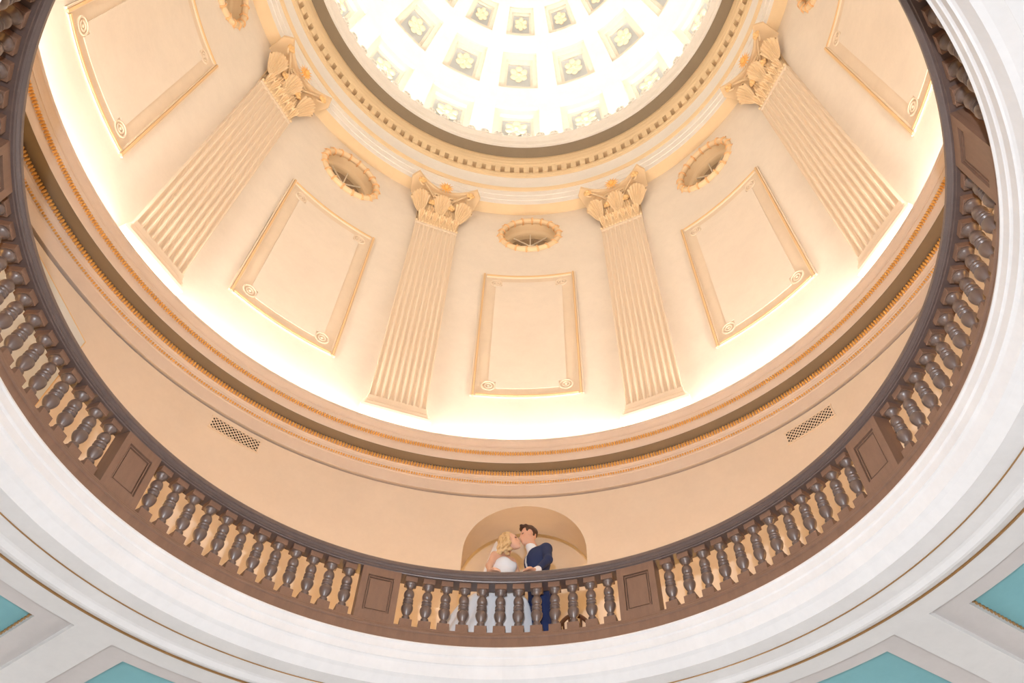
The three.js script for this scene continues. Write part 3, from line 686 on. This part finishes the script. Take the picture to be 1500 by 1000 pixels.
// ---------------------------------------------------------------- the couple
// smooth union of tapered capsules and ellipsoids, meshed with surface nets
function nets(f, lo, hi, cell) {
  const n = [0, 1, 2].map((k) => Math.ceil((hi[k] - lo[k]) / cell) + 1), [nx, ny, nz] = n, val = new Float32Array(nx * ny * nz);
  const id = (i, j, k) => (k * ny + j) * nx + i;
  const B = 4, reach = B * cell * 2.2;                  // blocks far from the surface get one value
  for (let k = 0; k < nz; k += B) for (let j = 0; j < ny; j += B) for (let i = 0; i < nx; i += B) {
    const c = f(lo[0] + (i + 1.5) * cell, lo[1] + (j + 1.5) * cell, lo[2] + (k + 1.5) * cell), far = Math.abs(c) > reach;
    for (let w = k; w < Math.min(nz, k + B); w++) for (let v = j; v < Math.min(ny, j + B); v++) for (let u = i; u < Math.min(nx, i + B); u++) val[id(u, v, w)] = far ? c : f(lo[0] + u * cell, lo[1] + v * cell, lo[2] + w * cell);
  }
  const map = new Int32Array(nx * ny * nz).fill(-1), pos = [], idx = [];
  const corner = [0, 1, 2, 3, 4, 5, 6, 7].map((c) => [c & 1, (c >> 1) & 1, c >> 2]);
  for (let k = 0; k + 1 < nz; k++) for (let j = 0; j + 1 < ny; j++) for (let i = 0; i + 1 < nx; i++) {
    const v = corner.map(([a, b, c]) => val[id(i + a, j + b, k + c)]);
    let m = 0; v.forEach((q) => { if (q < 0) m++; });
    if (m === 0 || m === 8) continue;
    let s = [0, 0, 0], c = 0;
    for (let a = 0; a < 8; a++) for (const bit of [1, 2, 4]) {
      const b = a | bit; if (b === a || (v[a] < 0) === (v[b] < 0)) continue;
      const t = v[a] / (v[a] - v[b]);
      for (let d = 0; d < 3; d++) s[d] += corner[a][d] + t * (corner[b][d] - corner[a][d]);
      c++;
    }
    map[id(i, j, k)] = pos.length / 3;
    pos.push(lo[0] + (i + s[0] / c) * cell, lo[1] + (j + s[1] / c) * cell, lo[2] + (k + s[2] / c) * cell);
  }
  for (let k = 1; k + 1 < nz; k++) for (let j = 1; j + 1 < ny; j++) for (let i = 1; i + 1 < nx; i++) {
    const a = val[id(i, j, k)] < 0;
    const put = (b, q) => { if (a === b || q.some((x) => x < 0)) return; if (a) idx.push(q[0], q[1], q[2], q[0], q[2], q[3]); else idx.push(q[0], q[2], q[1], q[0], q[3], q[2]); };
    put(val[id(i + 1, j, k)] < 0, [map[id(i, j - 1, k - 1)], map[id(i, j, k - 1)], map[id(i, j, k)], map[id(i, j - 1, k)]]);
    put(val[id(i, j + 1, k)] < 0, [map[id(i - 1, j, k - 1)], map[id(i - 1, j, k)], map[id(i, j, k)], map[id(i, j, k - 1)]]);
    put(val[id(i, j, k + 1)] < 0, [map[id(i - 1, j - 1, k)], map[id(i, j - 1, k)], map[id(i, j, k)], map[id(i - 1, j, k)]]);
  }
  const g = new THREE.BufferGeometry();
  g.setAttribute('position', new THREE.Float32BufferAttribute(pos, 3));
  g.setIndex(idx); g.computeVertexNormals();
  g.setAttribute('uv', new THREE.Float32BufferAttribute(new Float32Array(pos.length / 3 * 2), 2));
  return g;
}
const cone = (a, b, ra, rb = ra) => { const d = [b[0] - a[0], b[1] - a[1], b[2] - a[2]], L = d[0] * d[0] + d[1] * d[1] + d[2] * d[2] || 1e-9; return (x, y, z) => { const t = Math.max(0, Math.min(1, ((x - a[0]) * d[0] + (y - a[1]) * d[1] + (z - a[2]) * d[2]) / L)); return Math.hypot(x - a[0] - t * d[0], y - a[1] - t * d[1], z - a[2] - t * d[2]) - (ra + (rb - ra) * t); }; };
const chain = (pts) => pts.slice(1).map((q, k) => cone(pts[k], q, pts[k][3], q[3]));
// ellipsoid with axes s (side), u (up), f (forward)
const egg = (c, r, F) => (x, y, z) => { const d = [x - c[0], y - c[1], z - c[2]], dot = (v) => d[0] * v[0] + d[1] * v[1] + d[2] * v[2], q = [dot(F.s) / r[0], dot(F.u) / r[1], dot(F.f) / r[2]], l = Math.hypot(...q); return (l - 1) * Math.min(...r) * (l > 1 ? 1 : 1); };
const blend = (list, k) => (x, y, z) => { let d = 1e9; for (const f of list) { const v = f(x, y, z); const h = Math.max(0, k - Math.abs(d - v)) / k; d = Math.min(d, v) - h * h * k / 4; } return d; };
function frame(f, u) { const F = new THREE.Vector3(...f).normalize(), S = new THREE.Vector3(...u).cross(F).normalize(), V = F.clone().cross(S); return { f: F.toArray(), s: S.toArray(), u: V.toArray() }; }
const at = (c, F, s, u, f) => [0, 1, 2].map((k) => c[k] + F.s[k] * s + F.u[k] * u + F.f[k] * f);
const axisFrame = { s: [1, 0, 0], u: [0, 1, 0], f: [0, 0, 1] };
function headParts(c, F) {
  return [
    egg(at(c, F, 0, 0.03, -0.012), [0.074, 0.1, 0.094], F), egg(at(c, F, 0, -0.055, 0.03), [0.052, 0.062, 0.058], F),
    cone(at(c, F, 0, 0.01, 0.082), at(c, F, 0, -0.028, 0.105), 0.010, 0.013), cone(at(c, F, 0, -0.103, 0.06), at(c, F, 0, -0.103, 0.066), 0.022),
    cone(at(c, F, -0.014, -0.062, 0.086), at(c, F, 0.014, -0.062, 0.086), 0.011), cone(at(c, F, -0.04, 0.03, 0.07), at(c, F, 0.04, 0.03, 0.07), 0.014),
    egg(at(c, F, 0.074, -0.005, -0.008), [0.011, 0.03, 0.019], F), egg(at(c, F, -0.074, -0.005, -0.008), [0.011, 0.03, 0.019], F),
  ];
}
function handParts(w, dir, side, down) {
  // wrist, direction of the fingers, direction of the thumb side, direction in which the fingers bend
  const m = (p, a, b, c) => [0, 1, 2].map((k) => p[k] + dir[k] * a + side[k] * b + down[k] * c);
  const L = [cone(m(w, 0.02, 0.022, 0), m(w, 0.082, 0.028, 0.004), 0.016, 0.014), cone(m(w, 0.02, -0.018, 0), m(w, 0.078, -0.03, 0.004), 0.016, 0.013), cone(m(w, 0.0, 0, 0), m(w, 0.08, 0, 0.002), 0.024, 0.016)];
  [[0.030, 0.062], [0.010, 0.072], [-0.012, 0.066], [-0.032, 0.05]].forEach(([b, l]) => L.push(...chain([[...m(w, 0.078, b, 0.002), 0.0095], [...m(w, 0.078 + l * 0.5, b * 1.1, 0.012), 0.009], [...m(w, 0.078 + l * 0.86, b * 1.15, 0.034), 0.0075]])));
  L.push(...chain([[...m(w, 0.02, 0.026, 0.004), 0.013], [...m(w, 0.05, 0.056, 0.012), 0.010], [...m(w, 0.078, 0.066, 0.022), 0.0085]]));
  return L;
}
const skin = mat(rgb(0.66, 0.36, 0.24), 0.55), skin2 = mat(rgb(0.72, 0.42, 0.29), 0.5);
const cloth = { suit: mat(rgb(0.012, 0.024, 0.085), 0.8), trousers: mat(rgb(0.010, 0.026, 0.11), 0.8), shirt: mat(rgb(0.80, 0.80, 0.82), 0.7), gown: mat(rgb(0.78, 0.80, 0.84), 0.75), brown: mat(rgb(0.055, 0.022, 0.012), 0.6), blonde: mat(rgb(0.68, 0.47, 0.24), 0.5), strand: mat(rgb(0.54, 0.34, 0.15), 0.5), lash: mat(rgb(0.05, 0.025, 0.015), 0.7), shoe: mat(rgb(0.03, 0.018, 0.012), 0.35), stone: mat(rgb(0.85, 0.85, 0.88), 0.2),
  veil: new THREE.MeshPhysicalMaterial({ color: rgb(0.86, 0.86, 0.86), roughness: 1, transmission: 0.2, thickness: 0, side: THREE.DoubleSide }) };
const hitY = (lo, hi) => (x, y, z) => Math.max(lo - y, y - hi);
const both = (f, g) => (x, y, z) => Math.max(f(x, y, z), g(x, y, z));
{ // groom
  const t = thing('person', 'man in navy suit and white shirt leaning in to kiss, hand on the rail', 'person');
  seat(t, 4.9, 7.54, 8.2); t.scale.setScalar(1.01);
  const C = [-0.10, 1.70, 0.04], F = frame([-0.95, -0.12, 0.26], [0.02, 1, 0]);
  const neck = chain([[-0.085, 1.62, 0.03, 0.058], [-0.03, 1.50, 0.0, 0.062]]);
  const arm = [[0.115, 1.49, 0.05, 0.062], [0.14, 1.25, 0.16, 0.047], [0.02, 1.035, 0.27, 0.034]];
  const arm2 = [[-0.07, 1.47, -0.14, 0.06], [-0.15, 1.22, -0.2, 0.045], [-0.30, 1.15, -0.13, 0.034]];
  const torso = [egg([0.0, 1.36, -0.02], [0.145, 0.19, 0.135], axisFrame), egg([0.01, 1.12, -0.03], [0.13, 0.2, 0.115], axisFrame), cone([0.10, 1.49, 0.03], [-0.06, 1.48, -0.12], 0.07)];
  const legs = [...chain([[0.075, 0.93, 0.0, 0.095], [0.095, 0.5, 0.03, 0.062], [0.095, 0.09, 0.0, 0.045]]), ...chain([[0.0, 0.93, -0.08, 0.095], [0.01, 0.5, -0.09, 0.062], [0.02, 0.09, -0.12, 0.045]])];
  const hand = handParts([0.005, 1.02, 0.285], [-0.80, -0.14, 0.58], [-0.68, 0.0, -0.72], [0, -1, 0.1]), hand2 = handParts([-0.31, 1.15, -0.125], [-0.9, 0, 0.4], [0, 1, 0], [0.3, 0, 0.9]);
  add(t, 'body', nets(blend([...headParts(C, F), ...neck, ...torso.map((f) => (x, y, z) => f(x, y, z) + 0.012), ...chain(arm.map((q) => [q[0], q[1], q[2], q[3] - 0.012])), ...chain(arm2.map((q) => [q[0], q[1], q[2], q[3] - 0.012])), ...legs.map((f) => (x, y, z) => f(x, y, z) + 0.012), ...hand, ...hand2], 0.022), [-0.48, 0.02, -0.36], [0.30, 1.90, 0.48], 0.009), skin);
  const front = (x, y, z) => { const d = (1.50 - y) * 0.42; return Math.abs((z - 0.03) * 0.9 + (x + 0.1) * 0.25) - Math.max(0, 0.05 - d * 0.34); };
  const coat = blend([...torso.map((f) => (x, y, z) => f(x, y, z) - 0.008), cone([0.03, 1.0, -0.03], [0.04, 0.86, -0.04], 0.135, 0.145), ...chain(arm), ...chain(arm2)], 0.03);
  add(t, 'jacket', nets((x, y, z) => Math.max(coat(x, y, z), 0.84 - y, y - 1.575, x < -0.02 && y > 1.2 ? -front(x, y, z) : -1, -(Math.hypot(x + 0.055, (z - 0.005) * 0.9) - 0.066 - (y < 1.44 ? 1 : 0) * -1)), [-0.42, 0.8, -0.36], [0.28, 1.62, 0.42], 0.009), cloth.suit);
  add(t, 'shirt', nets(blend([...torso, cone([-0.072, 1.56, 0.02], [-0.045, 1.49, 0.005], 0.064, 0.07)].map((f) => both(f, hitY(1.0, 1.565))), 0.02), [-0.25, 0.98, -0.25], [0.25, 1.62, 0.25], 0.009), cloth.shirt);
  add(t, 'cuff', nets(chain([[0.035, 1.052, 0.258, 0.041], [0.006, 1.024, 0.282, 0.036]])[0], [-0.06, 0.95, 0.18], [0.1, 1.12, 0.35], 0.008), cloth.shirt);
  add(t, 'trousers', nets(blend(legs, 0.04), [-0.2, 0.04, -0.28], [0.26, 1.05, 0.2], 0.011), cloth.trousers);
  for (const [x, z] of [[0.085, 0.04], [0.01, -0.08]]) add(t, 'shoe', nets(blend([cone([x + 0.01, 0.05, z - 0.06], [x - 0.05, 0.04, z + 0.08], 0.042, 0.036)], 0.01), [x - 0.14, -0.01, z - 0.14], [x + 0.12, 0.12, z + 0.16], 0.01), cloth.shoe);
  const hair = blend([egg(at(C, F, 0, 0.045, -0.022), [0.082, 0.098, 0.094], F), egg(at(C, F, 0, 0.115, 0.035), [0.06, 0.03, 0.055], F), cone(at(C, F, 0.03, 0.13, 0.075), at(C, F, -0.03, 0.135, 0.07), 0.018)], 0.02);
  add(t, 'hair', nets((x, y, z) => { const d = [x - C[0], y - C[1], z - C[2]], f = d[0] * F.f[0] + d[1] * F.f[1] + d[2] * F.f[2], u = d[0] * F.u[0] + d[1] * F.u[1] + d[2] * F.u[2]; return Math.max(hair(x, y, z) + 0.004 * Math.sin(70 * x + 40 * y) * Math.sin(60 * z + 30 * y), f - 0.035 - Math.max(0, u - 0.085) * 2.4, -u - 0.055 + Math.max(0, f + 0.02) * 1.6); }, [-0.26, 1.58, -0.12], [0.08, 1.90, 0.2], 0.006), cloth.brown);
  for (const s of [-1, 1]) { add(t, 'eyebrow', nets(cone(at(C, F, s * 0.016, 0.036, 0.084), at(C, F, s * 0.048, 0.038, 0.068), 0.006), [C[0] - 0.14, C[1], C[2] - 0.1], [C[0] + 0.05, C[1] + 0.09, C[2] + 0.12], 0.005), cloth.brown); add(t, 'closed_eye', nets(cone(at(C, F, s * 0.018, 0.01, 0.08), at(C, F, s * 0.044, 0.008, 0.068), 0.0055), [C[0] - 0.14, C[1] - 0.04, C[2] - 0.1], [C[0] + 0.05, C[1] + 0.06, C[2] + 0.12], 0.005), cloth.lash); }
}
{ // bride
  const t = thing('person', 'woman in strapless white gown with blonde curls and veil, being kissed', 'person');
  seat(t, -1.0, 7.54, 8.2); t.scale.setScalar(1.01);
  const C = [0.085, 1.625, 0.03], F = frame([0.9, 0.36, 0.16], [-0.36, 0.93, 0]);
  const arm = [[-0.095, 1.435, 0.03, 0.046], [-0.14, 1.22, 0.12, 0.037], [-0.125, 1.03, 0.275, 0.026]], arm2 = [[0.115, 1.42, -0.09, 0.044], [0.2, 1.25, -0.16, 0.036], [0.33, 1.36, -0.17, 0.027]];
  const torso = [cone([-0.075, 1.42, 0.02], [0.10, 1.41, -0.07], 0.058), egg([0.015, 1.30, -0.01], [0.125, 0.15, 0.098], axisFrame), egg([0.03, 1.315, 0.065], [0.06, 0.055, 0.05], axisFrame), egg([0.10, 1.305, 0.01], [0.055, 0.055, 0.05], axisFrame), cone([0.01, 1.2, -0.01], [0.01, 1.06, -0.01], 0.095, 0.105)];
  const legs = [...chain([[-0.03, 0.95, -0.08, 0.1], [-0.04, 0.5, -0.1, 0.06], [-0.04, 0.06, -0.12, 0.035]]), ...chain([[0.06, 0.95, -0.08, 0.1], [0.06, 0.5, -0.1, 0.06], [0.06, 0.06, -0.12, 0.035]])];
  const hand = handParts([-0.12, 1.015, 0.285], [0.72, -0.14, 0.66], [0.76, 0, -0.62], [0, -1, 0.1]), hand2 = handParts([0.335, 1.365, -0.17], [0.8, 0.3, 0.3], [0, 1, 0], [0.1, -0.2, 0.9]);
  add(t, 'body', nets(blend([...headParts(C, F), ...chain([[0.065, 1.56, 0.02, 0.046], [0.015, 1.43, -0.02, 0.052]]), ...torso, ...chain(arm), ...chain(arm2), ...legs, ...hand, ...hand2], 0.024), [-0.24, 0.0, -0.32], [0.52, 1.80, 0.46], 0.009), skin2);
  const bod = blend(torso.slice(1).map((f) => (x, y, z) => f(x, y, z) - 0.01), 0.03);
  add(t, 'bodice', nets((x, y, z) => Math.max(bod(x, y, z), y - 1.345 - 0.02 * Math.cos(x * 26), 1.02 - y), [-0.2, 1.0, -0.2], [0.26, 1.40, 0.2], 0.008), cloth.gown);
  // skirt: rings from waist to hem, with soft folds
  const rings = [[1.09, 0.01, 0.115, 0.115, -0.01], [1.02, 0.0, 0.17, 0.15, -0.03], [0.95, -0.02, 0.27, 0.19, -0.07], [0.86, -0.065, 0.40, 0.25, -0.14], [0.68, -0.11, 0.50, 0.32, -0.22], [0.47, -0.165, 0.585, 0.38, -0.29], [0.22, -0.22, 0.65, 0.45, -0.37], [0.015, -0.26, 0.70, 0.50, -0.43]];
  const s = new Soup(), n = 120;
  rings.forEach(([y, cx, hx, hz, cz], k) => { for (let j = 0; j <= n; j++) { const a = j / n * 2 * Math.PI, w = 1 + (0.012 + 0.045 * k / 7) * Math.sin(a * 15 + 0.6 * Math.sin(a * 4)) * (k > 1 ? 1 : 0.2); s.vert([cx + hx * w * Math.cos(a), y, cz + hz * w * Math.sin(a)], [0, 0, 1], j / n * 3, y); } if (k) for (let j = 0; j < n; j++) { const b = (k - 1) * (n + 1) + j; s.i.push(b, b + 1, b + n + 1, b + 1, b + n + 2, b + n + 1); } });
  add(t, 'skirt', s.geo(true), cloth.gown);
  const lock = (x0, y0, z0, x1, y1, z1, r, ph) => { const pts = []; for (let k = 0; k <= 14; k++) { const u = k / 14; pts.push([x0 + (x1 - x0) * u + 0.016 * Math.cos(ph + u * 13) * (0.4 + u), y0 + (y1 - y0) * u, z0 + (z1 - z0) * u + 0.016 * Math.sin(ph + u * 13) * (0.4 + u), r * (1 - 0.45 * u)]); } return chain(pts); };
  const cap = [egg(at(C, F, 0, 0.045, -0.03), [0.086, 0.1, 0.1], F), egg(at(C, F, 0, 0.0, -0.085), [0.07, 0.075, 0.05], F)];
  const locks = [[0.03, 1.62, 0.10, 0.05, 1.37, 0.13, 0.028, 0], [0.06, 1.62, 0.115, 0.085, 1.42, 0.13, 0.024, 1.5], [-0.01, 1.62, 0.07, 0.0, 1.40, 0.12, 0.03, 3], [-0.03, 1.60, 0.03, -0.035, 1.42, 0.07, 0.032, 4.2], [-0.03, 1.60, -0.03, -0.05, 1.36, -0.08, 0.034, 5], [0.045, 1.6, 0.11, 0.03, 1.40, 0.145, 0.022, 2.2]];
  const capF = blend(cap, 0.03);
  const capCut = (x, y, z) => { const d = [x - C[0], y - C[1], z - C[2]], f = d[0] * F.f[0] + d[1] * F.f[1] + d[2] * F.f[2], u = d[0] * F.u[0] + d[1] * F.u[1] + d[2] * F.u[2]; return Math.max(capF(x, y, z) + 0.005 * Math.sin(90 * u + 50 * f), f - 0.025 - Math.max(0, u - 0.07) * 1.2); };
  add(t, 'hair', nets(blend([capCut, ...locks.flatMap((q) => lock(...q))], 0.012), [-0.14, 1.32, -0.16], [0.22, 1.80, 0.2], 0.006), cloth.blonde);
  const deep = [[0.035, 1.61, 0.125, 0.06, 1.39, 0.15, 0.014, 0.8], [0.0, 1.63, 0.10, 0.015, 1.41, 0.145, 0.014, 3.9], [-0.03, 1.66, 0.06, -0.02, 1.43, 0.10, 0.014, 5.2], [0.02, 1.70, 0.10, 0.075, 1.45, 0.145, 0.013, 2.0]];
  add(t, 'dark_strands', nets(blend(deep.flatMap((q) => lock(...q)), 0.008), [-0.14, 1.32, -0.02], [0.22, 1.80, 0.22], 0.006), cloth.strand);
  for (const sgn of [-1, 1]) { add(t, 'closed_eye', nets(cone(at(C, F, sgn * 0.018, 0.008, 0.082), at(C, F, sgn * 0.044, 0.006, 0.069), 0.0055), [C[0] - 0.08, C[1] - 0.04, C[2] - 0.1], [C[0] + 0.16, C[1] + 0.1, C[2] + 0.12], 0.005), cloth.lash); add(t, 'earring', new THREE.SphereGeometry(0.009, 8, 6).translate(...at(C, F, sgn * 0.08, -0.045, -0.005)), cloth.stone); }
  const v = new Soup(), nu = 26, nv = 24;
  for (let i = 0; i <= nu; i++) for (let j = 0; j <= nv; j++) {
    const a = (i / nu - 0.5) * 2, q = j / nv, w = 0.06 + 0.20 * Math.pow(q, 0.8);
    v.vert([-0.04 - 0.20 * Math.pow(q, 0.85) + w * 0.72 * a + 0.012 * Math.sin(a * 14 + q * 2) * q, 1.70 - 1.25 * q, -0.10 - 0.10 * q + 0.06 * a * a * (1 - q) + 0.02 * Math.sin(a * 14) * q], [0, 0, 1], i / nu, q);
  }
  for (let i = 0; i < nu; i++) for (let j = 0; j < nv; j++) { const b = i * (nv + 1) + j; v.quad(b, b + nv + 1, b + 1, b + nv + 2); }
  add(t, 'veil', v.geo(true), cloth.veil);
}

scene.traverse((o) => { if (o.isMesh || o.isLight) { o.castShadow = !o.isRectAreaLight; if (o.isMesh) o.receiveShadow = true; } });
renderer.render(scene, camera);
